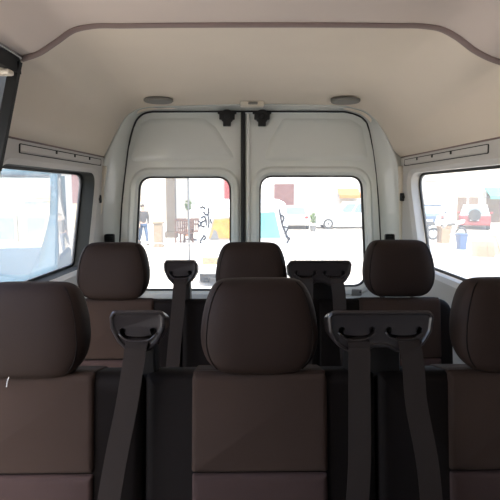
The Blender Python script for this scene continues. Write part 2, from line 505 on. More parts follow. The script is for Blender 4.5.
# lower cream lining on the doors with the dark pull on the right leaf
for d, x0, x1 in ((d1, 120, 240), (d2, 249, 380)):
    a = P(x0, 320, YD - .012); b = P(x1, 320, YD - .012)
    link('door_lining', bx(((a.x + b.x) / 2, YD - .008, H - .95), (b.x - a.x, .024, .62)), M['paintwarm'], d, bevel=.006)
a = P(356.5, 292.5, YD - .01)
bm = new(); box(bm, a, (.062, .016, .040))
pull = link('door_pull', bm, M['greyplastic'], d2, bevel=.006)
link('screw', cyl(new(), a + Vector((.02, -.012, .004)), a + Vector((.02, 0, .004)), .005), M['rubber'], pull)
# black seal between leaves
a = P(243.3, 112.5, YD - .012); b = P(243.3, 440, YD - .012)
bm = new(); box(bm, ((a + b) / 2 + Vector((0, .012, 0))), (.024, .03, (a - b).length)); tube(bm, [a + Vector((-.006, 0, 0)), b + Vector((-.006, 0, 0))], .009, 8)
struct(link('trim_8', bm, M['rubber'], smooth=False), 'black seal between the rear doors')
a = P(248, 114, YD - .006); b = P(248, 440, YD - .006)
struct(link('trim_9', bx((a + b) / 2 + Vector((0, .004, 0)), (.020, .022, (a - b).length)), M['paint'], bevel=.005), 'white flange on the right rear door')

# ---- small fittings
def ceiling_pod(u, v, lab):
    # on the headliner near the doors
    c = P(u, v, 2.62)
    bm = new(); n = 32
    prof = [(.074, .012), (.075, .003), (.069, -.003), (.055, -.005), (.03, -.006), (.001, -.0062)]
    t = thing('ceiling_speaker', lab, 'speaker', c, group='round ceiling speakers')
    loops = [[Vector((r * math.cos(2 * PI * k / n), r * math.sin(2 * PI * k / n), z)) for k in range(n)] for r, z in prof[:3]]
    o1 = link('rim', loft(new(), loops, True, True), M['greyplastic'], t, smooth=True)
    loops = [[Vector((r * math.cos(2 * PI * k / n), r * math.sin(2 * PI * k / n), z)) for k in range(n)] for r, z in prof[2:]]
    link('grille', loft(new(), loops, True, False, True), M['greyplastic'], t, smooth=True)
ceiling_pod(158.5, 101.5, 'grey round speaker in the ceiling above the left rear door')
ceiling_pod(345.5, 102, 'grey round speaker in the ceiling above the right rear door')

c = P(252, 104, 2.74); t = thing('cover_block', 'small beige plastic block on the ceiling edge above the door split', 'cover', c)
link('base', bx((0, 0, 0), (.125, .05, .03)), M['paintwarm'], t, bevel=.005)
link('hook', bx((.004, -.03, -.001), (.05, .014, .012)), M['greyplastic'], t, bevel=.003)

def pillar_vent(u, v, D, lab):
    c = P(u, v, D); t = thing('pillar_vent', lab, 'vent', c, group='black vents on the rear pillars')
    fr = rpoly([(-.027, -.034), (.027, -.034), (.027, .034), (-.027, .034)], .012, 5); inn = offset(fr, -.006)
    Ls = star((0, 0), [fr, fr, inn, inn]); bm = new()
    loft(bm, [[Vector((p.x, y, p.y)) for p in L] for L, y in zip(Ls, (.02, -.004, -.006, .004))], True)
    link('frame', bm, M['blackplastic'], t, smooth=False)
    bm = new(); bm.faces.new([bm.verts.new((p.x, .004, p.y)) for p in inn]); link('backing', bm, M['blackrecess'], t)
    for k in range(4):
        link('slat', bx((0, -.001, .018 - .012 * k), (.044, .008, .004)), M['reveal_dark'], t)
pillar_vent(109.5, 240, 2.83, 'black slotted vent on the left rear pillar')
pillar_vent(390, 240, 2.83, 'black slotted vent on the right rear pillar')

def knob(u, v, D, lab):
    c = P(u, v, D); t = thing('trim_catch', lab, 'catch', c, group='black catches on the trim edges')
    link('body', bx((0, 0, 0), (.026, .018, .044)), M['rubber'], t, bevel=.005)
    link('button', cyl(new(), (0, -.018, 0), (0, -.008, 0), .009), M['blackplastic'], t)
knob(99, 199, 2.752, 'small black catch on the cream strip behind the left window')
knob(402.3, 197, 2.752, 'small black catch on the cream strip behind the right window')

# long slotted strip above each rear side window
def air_strip(side):
    f = xL if side == 'left' else xR; s = -1 if side == 'left' else 1
    y0, y1, z0, z1 = (1.86, 2.74, H + .140, H + .176)
    if side == 'right': y0 = 1.85
    t = thing('air_vent', 'long grey slotted air strip above the %s side window' % side, 'vent', (f(2.3, ZT), 2.3, H + .158), group='slotted strips above the side windows')
    fr = rpoly([(y0, z0), (y1, z0), (y1, z1), (y0, z1)], .008, 4); inn = offset(fr, -.003)
    def W(p, d): return Vector((f(p.x, p.y) - s * d, p.x, p.y)) - Vector(t.location)
    Ls = star(((y0 + y1) / 2, (z0 + z1) / 2), [fr, fr, inn, inn]); bm = new()
    loft(bm, [[W(p, d) for p in L] for L, d in zip(Ls, (-.004, .004, .004, -.002))], True)
    link('frame', bm, M['reveal_dark'], t)
    cv = [(y0 + .003, z0 + .007), (y1 - .012, z0 + .007), (y1 - .012, z1 - .004), (y0 + .003, z1 - .004)]
    bm = new(); loft(bm, [[W(Vector(p), .0) for p in cv], [W(Vector(p), .006) for p in cv]], True, True, True)
    link('cover', bm, M['wall'], t)
    for yy in (y0 + .30, y0 + .50, y0 + .69):
        bm = new(); q = [(yy, z1 - .016), (yy + .012, z1 - .016), (yy + .012, z1 - .003), (yy, z1 - .003)]
        loft(bm, [[W(Vector(p), .005) for p in q], [W(Vector(p), .009) for p in q]], True, True, True)
        link('tab', bm, M['reveal_dark'], t)
air_strip('left'); air_strip('right')

# round anchor cover at the left edge
c = PXp(2, 140, xL(1.7, H + .16) + .004); t = thing('belt_anchor', 'round dark anchor cover on the trim ahead of the left window', 'anchor', c)
link('ring', cyl(new(), (-.006, 0, 0), (.008, 0, 0), .022, .018, 28), M['blackplastic'], t, bevel=.002)
link('cap', cyl(new(), (.006, 0, 0), (.013, 0, 0), .012, .010, 24), M['wall'], t, bevel=.002)

# sliding-door rail at the upper left
t = thing('door_rail', 'black rail channel with bright metal lip at the upper left edge', 'rail', (-.74, 1.2, H + .40))
xr = P(22, 57, 1.575).x; zr = P(22, 57, 1.575).z - H - .40
link('channel', bx((xr + .74 - .055, -.05, zr - .030), (.105, .84, .044)), M['blackrecess'], t)
bm = new(); tube(bm, [(xr + .74 + .002, y, zr - .004) for y in (-.45, 0, .37)], .006, 10)
link('metal_lip', bm, M['chrome'], t, smooth=True)
link('roller_arm', bx((xr + .74 - .042, .30, zr - .062), (.085, .035, .016)), M['paintwarm'], t, bevel=.006)
link('roller', cyl(new(), (xr + .74 - .025, .295, zr - .062), (xr + .74 - .025, .295, zr - .02), .009, n=18), M['paintwarm'], t, smooth=False)
bm = new(); prism(bm, [(xr + .74 - .025, .345, zr - .02), (xr + .74 + .005, .345, zr - .02), (xr + .74 - .075, .345, zr - .34), (xr + .74 - .105, .345, zr - .34)], (0, .02, 0))
link('seal', bm, M['blackrecess'], t)

# ================================================================== SEATS
def ring_sec(z, w, d, yc, n=40, e=3.0):
    L = []
    for k in range(n):
        a = 2 * PI * k / n; c, s = math.cos(a), math.sin(a)
        L.append(Vector((w * math.copysign(abs(c) ** (2 / e), c), yc + d * math.copysign(abs(s) ** (2 / e), s), z)))
    return L

Y0 = 1.12                    # row reference depth (headrest middle)
RC = math.tan(math.radians(9))
def yb(z):                   # front face of the reclined backrest (z above the floor)
    return -.035 + (z - .95) * RC

def headrest(root):
    Zc = 1.048
    S = [(-.104, .058, .010, 0), (-.1035, .078, .022, 0), (-.099, .093, .033, 0), (-.090, .107, .043, 0), (-.075, .120, .050, 0), (-.052, .1305, .055, 0), (-.025, .1345, .058, 0),
         (.0, .133, .059, 0), (.03, .129, .058, 0), (.055, .1225, .056, 0), (.075, .115, .052, 0), (.090, .106, .045, 0), (.099, .095, .034, 0), (.1035, .080, .022, 0), (.105, .058, .010, 0)]
    bm = new(); loft(bm, [ring_sec(Zc + z, w, d, .0 + z * .16 + .10 * abs(z) ** 1.0 * 0, e=3.2) for z, w, d, _ in S], True, True, True)
    h = link('headrest', bm, M['headrest'], root, smooth=True, subsurf=1)
    # stitched seam round the face
    pts = []
    for z, w, d, _ in S[3:13]: pts.append(Vector((-w * .88, z * .16 - d * .70, Zc + z)))
    for s in (-1, 1): link('seam', tube(new(), spline([Vector((-s * p.x, p.y, p.z)) for p in pts], 40), .0014, 6), M['bolster'], h, smooth=True)
    for s in (-1, 1):
        bm = new(); cyl(bm, (s * .058, .006, .88), (s * .058, .006, .97), .006, n=14)
        link('post', bm, M['chrome'], h, smooth=False)
        link('sleeve', bx((s * .058, .004, .949), (.030, .030, .022)), M['blackplastic'], h, bevel=.006)
    return h

def backrest(root, wl, wr, outl, outr):
    """wl / wr half widths; outl / outr = outer corner rounding"""
    ztop, zbot = .943, .38
    out = rpoly([(-wl, zbot), (wr, zbot), (wr, ztop), (-wl, ztop)], [.03, .03, outr, outl], 8)
    c = ((wr - wl) / 2, .66)
    p0 = offset(out, -.022); p1 = offset(out, -.007)
    Ls = star(c, [p0, p1, out, out, p1, p0]); bm = new()
    dy = (-.0, .006, .022, .10, .118, .124)
    loft(bm, [[Vector((p.x, yb(p.y) + .006 + d, zbot + (p.y - zbot) * (1 - max(0, d - .015) * .42))) for p in L] for L, d in zip(Ls, dy)], True, True, True)
    b = link('backrest', bm, M['bolster'], root, smooth=True); b.data.set_sharp_from_angle(angle=.9)
    # woven centre panels
    zs = .728
    for nm, za, zb, m in (('back_panel', zs + .002, ztop + .002, 'insert'), ('lumbar_panel', .40, zs - .002, 'lumbar')):
        q = rpoly([(-.152, za), (.152, za), (.151, zb), (-.151, zb)], [.006, .006, .014 if nm == 'back_panel' else .006, .014 if nm == 'back_panel' else .006], 5)
        q1 = offset(q, -.004); q2 = offset(q, -.012)
        Lq = star((0, (za + zb) / 2), [q, q, q1, q2]); bm = new()
        def yy(p, d):
            return yb(p.y) + d
        loft(bm, [[Vector((p.x, yy(p, d), p.y)) for p in L] for L, d in zip(Lq, (.030, .002, -.004, -.006))], True, False, True)
        pn = link(nm, bm, M[m], b, smooth=True); pn.data.set_sharp_from_angle(angle=.8)
        if nm == 'lumbar_panel': pn['label'] = 'plum grey lower back panel'
    # top of the panel wrapping back over the shoulder
    bm = new(); box(bm, (0, yb(ztop) + .065, ztop - .013), (.300, .115, .010), Matrix.Rotation(-.23, 3, 'X')); link('top_panel', bm, M['insert'], b, bevel=.004)
    return b

def cushion(root, wl, wr):
    out = rpoly([(-wl, -.50), (wr, -.50), (wr, -.06), (-wl, -.06)], .05, 6)
    Ls = star(((wr - wl) / 2, -.28), [offset(out, -.02), out, out, offset(out, -.02)]); bm = new()
    loft(bm, [[Vector((p.x, p.y - .05, z)) for p in L] for L, z in zip(Ls, (.27, .30, .41, .43))], True, True, True)
    link('seat_cushion', bm, M['bolster'], root, smooth=True)
    for sx in (-1, 1):
        for yy in (-.45, -.12):
            x = (wr if sx > 0 else -wl) - sx * .08
            link('leg', bx((x, yy, .135), (.045, .045, .27)), M['blackplastic'], root, bevel=.005)

def crescent(cx, cz, w, h, y0, y1):
    """smile-shaped slot cutter"""
    top = []; bot = []
    n = 14
    for k in range(n + 1):
        t = -1 + 2 * k / n
        zt = cz + h * (.62 * abs(t) ** 2.6) ; zb = cz - h * .55 + h * 1.05 * abs(t) ** 3.2
        top.append((cx + w * t, zt + (.0 if abs(t) < .99 else .002))); bot.append((cx + w * t, min(zb, zt - .0008)))
    # rounded upturned horns
    horn = lambda s: [(cx + s * (w + .001), cz + h * .95), (cx + s * (w - .006), cz + h * 1.25), (cx + s * (w - .014), cz + h * 1.05)]
    poly = bot + horn(1) + [p for p in reversed(top[2:-2])] + list(reversed(horn(-1)))
    return prism(new(), [Vector((x, y0, z)) for x, z in poly], (0, y1 - y0, 0))

def belt(root, path, w=.047, parent=None):
    pts = spline(path, 40); bm = new(); loops = []
    for i, p in enumerate(pts):
        t = (pts[min(i + 1, len(pts) - 1)] - pts[max(i - 1, 0)]).normalized()
        n = t.cross(Vector((1, 0, 0))).normalized()      # roughly towards / away from the viewer
        a = n.cross(t).normalized()
        if a.x < 0: a = -a
        loops.append([p + a * (w / 2 * sx) + n * (.0008 * sn) for sx, sn in ((-1, -1), (-.88, -1.6), (.88, -1.6), (1, -1), (1, 1), (-1, 1))])
    loft(bm, loops, True, True, True)
    return link('seat_belt', bm, M['belt'], root, smooth=False)

def guide(root, cx, double):
    zt = 1.093                       # top of the housing above the floor
    yf = -.055
    if not double:
        o = [(-.050, 0), (.050, 0), (.0585, -.012), (.057, -.040), (.044, -.070), (.024, -.092), (-.024, -.092), (-.044, -.070), (-.057, -.040), (-.0585, -.012)]
        rad = [.014, .014, .012, .02, .03, .02, .02, .03, .02, .012]
    else:
        o = [(-.108, 0), (.108, 0), (.119, -.014), (.115, -.050), (.098, -.080), (.075, -.095), (.034, -.097), (.014, -.086), (-.014, -.086), (-.034, -.097), (-.075, -.095), (-.098, -.080), (-.115, -.050), (-.119, -.014)]
        rad = [.016, .016, .012, .02, .025, .02, .015, .01, .01, .015, .02, .025, .02, .012]
    poly = rpoly([(x * (1 if double else 1.07) + cx, z + zt + (.004 * (1 - (x / .119) ** 2) if z == 0 else 0)) for x, z in o], rad, 6)
    c = (cx, zt - .042)
    Ls = star(c, [offset(poly, -.004), poly, offset(poly, -.0015), offset(poly, -.005), offset(poly, -.008), offset(poly, -.011), offset(poly, -.015)])
    dy = (.062, .050, .004, .0, .0, .004, .005)
    slots = [cx] if not double else [cx - .052, cx + .052]
    sw = .040 if not double else .040
    bm = new()
    zb0 = zt - .095
    loft(bm, [[Vector((p.x, yf + d, zb0 + (p.y - zb0) * (1 - max(0, d - .004) * 3.9))) for p in L] for L, d in zip(Ls, dy)], True, True, True)
    bm = boolean(bm, [crescent(x, zt - .058, sw, .0165, yf - .03, yf + .035) for x in slots])
    g = link('belt_guide', bm, M['rimplastic'], root, smooth=True)
    g.data.set_sharp_from_angle(angle=.45)
    if double: g['label'] = 'double black belt guide'
    # dark cavity lining behind each slot
    for x in slots:
        link('slot_lining', bx((x, yf + .030, zt - .056), (sw * 2.1, .004, .05)), M['blackrecess'], g)
        # lip of the slot
        pts = [Vector((x + sw * t * 1.02, yf + .002, zt - .058 - .0092 + .0173 * abs(t) ** 3.2)) for t in [-1 + 2 * k / 16 for k in range(17)]]
        link('slot_lip', tube(new(), pts, .0022, 8), M['rimplastic'], g, smooth=True)
    # stem down to the shoulder of the seat
    w = .030 if not double else .062
    sp = rpoly([(cx - w, .915), (cx + w, .915), (cx + w * .9, zt - .05), (cx - w * .9, zt - .05)], .006, 4)
    Lp = star((cx, .97), [offset(sp, -.004), sp, sp, offset(sp, -.004)]); bm = new()
    loft(bm, [[Vector((p.x, y, p.y)) for p in L] for L, y in zip(Lp, (-.012, -.006, .05, .055))], True, True, True)
    link('stem', bm, M['blackplastic'], root, smooth=False)
    zl = zt - .064
    if not double:
        belt(root, [(cx + .002, yf + .026, zl + .002), (cx, yf + .006, zl - .001), (cx - .003, yf - .006, zl - .012), (cx - .006, yf - .012, zl - .035), (cx - .020, -.085, .90), (cx - .042, -.115, .78), (cx - .062, -.165, .62), (cx - .072, -.20, .50)])
    else:
        for x, k in ((cx - .049, .0), (cx + .062, 1)):
            e = (-.002, -.006, -.020) if not k else (.010, .028, .042)
            belt(root, [(x, yf + .026, zl + .002), (x, yf + .006, zl - .001), (x, yf - .006, zl - .012), (x + e[0] * .4, yf - .012, zl - .035), (x + e[0], -.085, .90), (x + e[1], -.115, .78), (x + e[2] * .9, -.150, .62), (x + e[2], -.18, .50)], w=.048)

XS = {'left': -.483, 'mid': .039, 'right': .618}
def seat(which):
    t = thing('passenger_seat', '', 'seat', (XS[which], Y0, ZF), group='dark brown passenger seats')
    wl, wr, ol, orr = {'left': (.215, .2605, .06, .02), 'mid': (.2605, .266, .02, .02), 'right': (.312, .205, .02, .07)}[which]
    backrest(t, wl, wr, ol, orr); cushion(t, wl, wr); headrest(t)
    if which == 'left': guide(t, .255, False)
    if which == 'mid': guide(t, .266, True)
    return t
DR = .735
labels = {
    ('left', 0): 'near row seat at left, beside the single belt guide nearest the viewer',
    ('mid', 0): 'near row middle seat with its large headrest and double belt guide in front',
    ('right', 0): 'near row seat at the right edge, headrest cut off by the frame',
    ('left', 1): 'back row seat at left, small headrest under the left pillar vent',
    ('mid', 1): 'back row middle seat before the rear door split, headrest partly hidden',
    ('right', 1): 'back row seat at right, headrest before the right rear pillar',
}
for w in ('left', 'mid', 'right'):
    s = seat(w); s['label'] = labels[(w, 0)]
    c = copy_tree(s); c.location = (XS[w] - {'left': -.004, 'mid': .005, 'right': .030}[w], Y0 + DR, ZF + .010); c['label'] = labels[(w, 1)]
    if w == 'left':                      # belt of the back row hangs straighter
        for ch in list(c.children):
            if ch.name.split('.')[0] == 'seat_belt': bpy.data.objects.remove(ch)
        b = .255; zl = 1.093 - .064
        belt(c, [(b + .002, -.029, zl + .002), (b, -.049, zl - .001), (b - .001, -.061, zl - .012), (b - .003, -.067, zl - .035), (b - .010, -.085, .90), (b - .020, -.115, .78), (b - .030, -.165, .62), (b - .036, -.20, .50)])
    for ob, key, dz in ((s, 'left', -.008), (c, 'right', .008)):   # head restraints set to slightly different heights
        if w == key:
            for ch in ob.children:
                if ch.name.split('.')[0] == 'headrest': ch.location.z += dz
    if w == 'mid':                       # the back row guide sits a little nearer its seat
        for ch in c.children:
            if ch.name.split('.')[0] in ('belt_guide', 'stem', 'seat_belt'): ch.location.x -= .016
# scuff of white thread on the near left seat
pts = spline([P(9, 377, 1.062), P(7.5, 381, 1.06), P(6.5, 387, 1.058)], 8)
tag(link('loose_thread', tube(new(), pts, .0012, 6), M['carwhite'], smooth=True), 'short white thread on the near left seat back', 'thread')

# ================================================================== STREET
struct(link('ground', bx((5, 30, -.05), (140, 120, .1)), M['paving']), 'pale paved street')
struct(link('ground', prism(new(), [(3.2, 2, .005), (30, 2, .005), (30, 20.5, .005), (7.5, 20.5, .005), (6.0, 12, .005)], (0, 0, .01)), M['tarmac']), 'grey tarmac patch beside the van')

def facade(name, x0, x1, y, h, m, lab, openings=(), depth=6, cornice=True):
    t = thing(name, lab, 'building', ((x0 + x1) / 2, y, 0))
    cx = (x0 + x1) / 2
    link('wall', bx((0, depth / 2, h / 2), (x1 - x0, depth, h)), M[m], t)
    if cornice: link('cornice', bx((0, -.1, h - .2), (x1 - x0 + .2, .4, .3)), M['render2'], t)
    link('plinth', bx((0, -.03, .25), (x1 - x0, .06, .5)), M['stone'] if m == 'render3' else M['render2'], t)
    for (a, b, z0, z1, fm, pm) in openings:
        f = link('window' if z0 > .3 else 'doorway', bx(((a + b) / 2 - cx, -.05, (z0 + z1) / 2), (b - a + .16, .14, z1 - z0 + .16)), M[fm], t)
        pn = link('panel', bx(((a + b) / 2 - cx, -.09, (z0 + z1) / 2), (b - a, .10, z1 - z0)), M[pm], f)
        if pm == 'redpaint':
            for k in (-1, 1): link('cross_board', bx(((a + b) / 2 - cx, -.15, (z0 + z1) / 2 + .5), (b - a + .2, .04, .06), Matrix.Rotation(k * .55, 3, 'Y')), M['brick'], f)
    return t

def xat(u, D): return G(u, D).x
# far side of the square
y = 36
facade('building', xat(195, y), xat(393, y), y, 9, 'render2', 'white rendered building across the street behind the parked cars',
       [(xat(274, y), xat(294, y), .15, (192 - 184) / 500 * y + H, 'render2', 'redpaint'),
        (xat(302, y), xat(312, y), 3.6, 5.2, 'render', 'render'), (xat(340, y), xat(356, y), .1, 2.4, 'render2', 'render')], cornice=False)
facade('building', xat(395, y), xat(560, y), y, 9, 'render', 'cream building with shop fronts seen through the right side window',
       [(xat(457, y), xat(466.5, y), .1, H - 5 / 500 * y, 'render2', 'shopdark'), (xat(468.5, y), xat(478, y), .1, H - 5 / 500 * y, 'render2', 'shopdark'),
        (xat(425, y), xat(436, y), 3.2, 5.0, 'render2', 'render'), (xat(486, y), xat(510, y), .1, 2.4, 'render2', 'shopdark')], cornice=False)
y = 27
facade('building', xat(-60, y), xat(176, y), y, 10, 'render', 'cream building with a brown stone column behind the left rear window',
       [(xat(147, y), xat(152, y), .1, 2.5, 'render2', 'render'), (xat(100, y), xat(112, y), 1, 3, 'render2', 'palewood'),
        (xat(66, y), xat(79, y), .1, 5.5, 'render3', 'render3')])
y = 15
facade('building', xat(-130, y), xat(56, y), y, 8, 'render', 'cream house with ochre shutters seen through the left side window',
       [(xat(27, y), xat(50, y), .9, H - 25 / 500 * y, 'render3', 'shutter'), (xat(26, y), xat(51, y), H - 6 / 500 * y, H - 1 / 500 * y, 'render3', 'render3'), (xat(-10, y), xat(14, y), .9, H - 25 / 500 * y, 'render3', 'shutter')])
# brick pier at the far edge of the left window
p = G(84.5, 13.5); t = thing('brick_pier', 'narrow pier with red brick top at the rear edge of the left window', 'pier', p)
link('shaft', bx((0, 0, 1.0), (.5, .4, 2.0)), M['render3'], t); link('brick_top', bx((0, 0, 2.8), (.52, .42, 1.6)), M['redpaint'], t)

# stone column
p = G(171, 25.5); t = thing('stone_column', 'tall brown stone column beside the terrace chairs', 'column', p)
link('shaft', bx((0, 0, 2.9), (.46, .46, 5.2)), M['stone'], t, bevel=.03); link('base', bx((0, 0, .15), (.62, .6, .3)), M['stone'], t, bevel=.02); link('capital', bx((0, 0, 5.6), (.7, .7, .3)), M['stone'], t, bevel=.02)

# terrace chairs
def chair(loc, rz, lab):
    t = thing('terrace_chair', lab, 'chair', loc, rz, 'brown terrace chairs')
    link('seat', bx((0, 0, .46), (.5, .48, .06)), M['wood'], t, bevel=.01)
    for sx in (-1, 1):
        for sy in (-1, 1):
            link('leg', bx((sx * .21, sy * .2, .23), (.06, .06, .46)), M['wood'], t)
        link('armrest', bx((sx * .25, 0, .68), (.06, .5, .04)), M['wood'], t)
    bk = link('backrest', bx((0, .22, 1.02), (.54, .05, .12)), M['wood'], t)
    for k in range(5): link('slat', bx((-.2 + .1 * k, .22, .74), (.065, .03, .5)), M['wood'], bk)
chair(G(179.5, 23), .1, 'brown wooden terrace chair nearest the stone column')
chair(G(186, 22.4), -.3, 'brown wooden terrace chair in front of the thin pole')
chair(G(196, 23.4), .2, 'brown wooden terrace chair nearest the graffitied van')
p = G(190.5, 24.2); t = thing('terrace_table', 'brown wooden table among the terrace chairs', 'table', p)
link('tabletop', cyl(new(), (0, 0, .74), (0, 0, .78), .42, n=28), M['wood'], t); link('pedestal', cyl(new(), (0, 0, 0.02), (0, 0, .74), .05), M['wood'], t); link('foot', cyl(new(), (0, 0, 0), (0, 0, .04), .25), M['wood'], t)

# wooden pedestal
p = G(157.5, 21); t = thing('wooden_stand', 'pale wooden stand beside the walking person', 'stand', p)
link('body', bx((0, 0, .5), (.34, .34, 1.0)), M['palewood'], t, bevel=.02); link('top', bx((0, 0, 1.02), (.44, .44, .06)), M['palewood'], t, bevel=.01); link('foot', bx((0, 0, .04), (.42, .42, .08)), M['palewood'], t)

# thin pole with a plant tied to it
p = G(188.3, 15.5); t = thing('signpost', 'thin grey metal pole standing behind the left rear window', 'pole', p)
link('post', cyl(new(), (0, 0, 0), (0, 0, 4.2), .028, n=14), M['galv'], t); link('foot_plate', cyl(new(), (0, 0, 0), (0, 0, .02), .1, n=18), M['galv'], t); link('cap', cyl(new(), (0, 0, 4.2), (0, 0, 4.23), .036, n=14), M['galv'], t)
def leafy(name, bm_center, r, n, leaf, parent, flat=1.0):
    bm = new()
    for i in range(n):
        th = random.uniform(0, 2 * PI); ph = math.acos(random.uniform(-1, 1)); rr = r * random.uniform(.45, 1)
        c = Vector(bm_center) + Vector((math.cos(th) * math.sin(ph), math.sin(th) * math.sin(ph), math.cos(ph) * flat)) * rr
        q = Matrix.Rotation(random.uniform(0, PI), 3, 'X') @ Matrix.Rotation(random.uniform(0, PI), 3, 'Z')
        vs = [bm.verts.new(c + q @ Vector(v)) for v in ((-leaf, 0, 0), (0, -leaf * .45, leaf * .1), (leaf, 0, 0), (0, leaf * .45, leaf * .1))]
        bm.faces.new(vs)
    return link(name, bm, M['green'], parent, recalc=False)
p = G(188, 26.2); t = thing('shrub', 'small green shrub behind the thin pole and chairs', 'plant', p)
leafy('foliage', (0, 0, 1.62), .17, 130, .07, t, 1.7); link('stem', cyl(new(), (0, 0, 0), (0, 0, 1.4), .04), M['wood'], t); link('pot', cyl(new(), (0, 0, 0), (0, 0, .35), .17, .22), M['terracotta'], t)
p = G(313.5, 29.0); t = thing('potted_plant', 'green potted plant between the two white parked cars', 'plant', p)
leafy('foliage', (0, 0, .82), .22, 200, .065, t, 1.7); link('pot', cyl(new(), (0, 0, 0), (0, 0, .36), .15, .2), M['galv'], t); link('stem', cyl(new(), (0, 0, .4), (0, 0, .9), .03), M['wood'], t)

# railing
def railing(u0, u1, D, lab, zt=.82):
    a = G(u0, D); b = G(u1, D); L = b.x - a.x; t = thing('railing', lab, 'railing', (a.x + L / 2, D, 0))
    for z in (zt, .12): link('rail', bx((0, 0, z), (L, .035, .035)), M['railpaint'], t)
    n = max(2, int(L / .115))
    for k in range(n + 1):
        link('bar' if 0 < k < n else 'post', cyl(new(), (-L / 2 + L * k / n, 0, 0), (-L / 2 + L * k / n, 0, zt), .008 if 0 < k < n else .02, n=8), M['railpaint'], t)
railing(140, 199, 14.5, 'pale metal railing low in the left rear window')
railing(296, 362, 15.5, 'pale metal railing low in the right rear window', .72)

def scrawl(parent, strokes, y, r=.014):
    bm = new()
    for st in strokes: tube(bm, spline([(x, y, z) for x, z in st], 4 * len(st)), r, 6)
    o = link('graffiti', bm, M['ink'], parent); o['label'] = 'black spray painted scrawl'
# ---- vehicles
def wheel(parent, x, y, r, w, s):
    o = link('wheel', cyl(new(), (x, y - w / 2, r), (x, y + w / 2, r), r, n=32), M['tyre'], parent, bevel=.02)
    link('rim', cyl(new(), (x, y + s * (w / 2 - .02), r), (x, y + s * (w / 2 + .012), r), r * .64, r * .58, 28), M['alloy'], o)
    link('hub', cyl(new(), (x, y + s * (w / 2), r), (x, y + s * (w / 2 + .025), r), r * .2, n=16), M['tyre'], o)

def car(lab, paint, loc, rz, L=4.4, W=1.8, HT=1.6, belt_h=.95, name='parked_car', style='suv', glassm='carglass', lights='red', group=None):
    """local +x = front; body of section loops along the length"""
    t = thing(name, lab, 'car', loc, rz, group)
    h = L / 2; zb = .26
    if style == 'suv': prof = [(-h, .55), (-h + .03, belt_h), (-h + .2, belt_h + .02), (.75, belt_h), (h - .35, belt_h - .14), (h - .03, belt_h - .3), (h, .5)]
    else: prof = [(-h, .5), (-h + .03, belt_h - .03), (-h + .15, belt_h), (.6, belt_h), (h - .4, belt_h - .18), (h - .03, belt_h - .36), (h, .45)]
    poly = [(-h + .08, zb)] + prof + [(h - .08, zb)]
    bm = new(); prism(bm, [Vector((x, -W / 2, z)) for x, z in poly], (0, W, 0))
    link('body', bm, M[paint], t, bevel=.07, seg=3)
    # greenhouse
    xb0, xb1, xr0, xr1 = (-h + .12, .95, -h + .42, .25) if style == 'suv' else (-h + .18, .85, -h + .75, .15)
    wb, wr_ = W / 2 - .06, W / 2 - .22
    bot = [(xb0, -wb), (xb1, -wb), (xb1, wb), (xb0, wb)]; top = [(xr0, -wr_), (xr1, -wr_), (xr1, wr_), (xr0, wr_)]
    B = [Vector((x, y, belt_h - .02)) for x, y in bot]; T = [Vector((x, y, HT - .05)) for x, y in top]
    bm = new(); loft(bm, [B, T], True, True, True)
    cab = link('cabin', bm, M[paint], t, bevel=.05, seg=3)
    rf = link('roof', bx(((xr0 + xr1) / 2, 0, HT - .03), (xr1 - xr0 + .05, 2 * wr_ + .05, .05)), M[paint], t, bevel=.02)
    def pane(i, j, nm, a=(.08, .92), b=(.10, .90)):
        p = [B[i], B[j], T[j], T[i]]
        n = (p[1] - p[0]).cross(p[3] - p[0]).normalized()
        if n.dot((p[0] + p[2]) / 2 - Vector(((xb0 + xb1) / 2, 0, HT - .3))) < 0: n = -n
        def q(s, v): return (p[0].lerp(p[1], s)).lerp(p[3].lerp(p[2], s), v) + n * .012
        bm = new(); prism(bm, [q(a[0], b[0]), q(a[1], b[0]), q(a[1], b[1]), q(a[0], b[1])], -n * .03)
        link(nm, bm, M[glassm], t)
    pane(1, 2, 'windscreen'); pane(3, 0, 'rear_window')
    for i, j in ((0, 1), (2, 3)):
        for s0, s1 in ((.05, .30), (.34, .62), (.66, .93)): pane(i, j, 'side_window', (s0, s1))
    for s in (-1, 1):
        for x in (-h + .75, h - .8): wheel(t, x, s * (W / 2 - .10), .33 if style == 'suv' else .30, .22, s)
        o = link('tail_light', bx((-h + .02, s * (W / 2 - .16), belt_h - .13), (.08, .22, .16)), M['red'], t, bevel=.01)
        o['label'] = 'red tail light'
        link('headlight', bx((h - .05, s * (W / 2 - .22), .70), (.10, .30, .12)), M['alloy'], t, bevel=.01)
        link('mirror', bx((.62, s * (W / 2 + .08), belt_h + .06), (.12, .18, .13)), M[paint], t, bevel=.02)
    link('bumper', bx((-h - .01, 0, .42), (.12, W - .1, .2)), M['tyre'] if style == 'suv' else M[paint], t, bevel=.03)
    link('number_plate', bx((-h - .075, 0, .62), (.02, .5, .11)), M['carwhite'], t)
    return t
D = 32
car('white sedan seen from behind, left of the green potted plant', 'carwhite', G(296.5, D) + Vector((0, .6, 0)), PI / 2 - .12, 4.3, 1.75, 1.45, .9, style='hatch', group='cars parked across the street')
car('white estate car side on with its wheel beside the potted plant', 'carwhite', G(349, D), PI, 4.5, 1.85, 1.68, 1.0, style='suv', group='cars parked across the street')
car('dark blue hatchback seen from behind beside the motorcycle', 'carblue', G(434, 31) + Vector((.0, .6, 0)), PI / 2 - .38, 4.1, 1.75, 1.55, .95, style='suv', glassm='tealglass', group='cars parked across the street')
car('red car with white roof behind the motorcycle', 'red', G(476, 32), PI / 2 - .44, 4.2, 1.8, 1.5, .9, style='hatch', group='cars parked across the street')
red = [o for o in COL.objects if o.get('label', '').startswith('red car')][0]
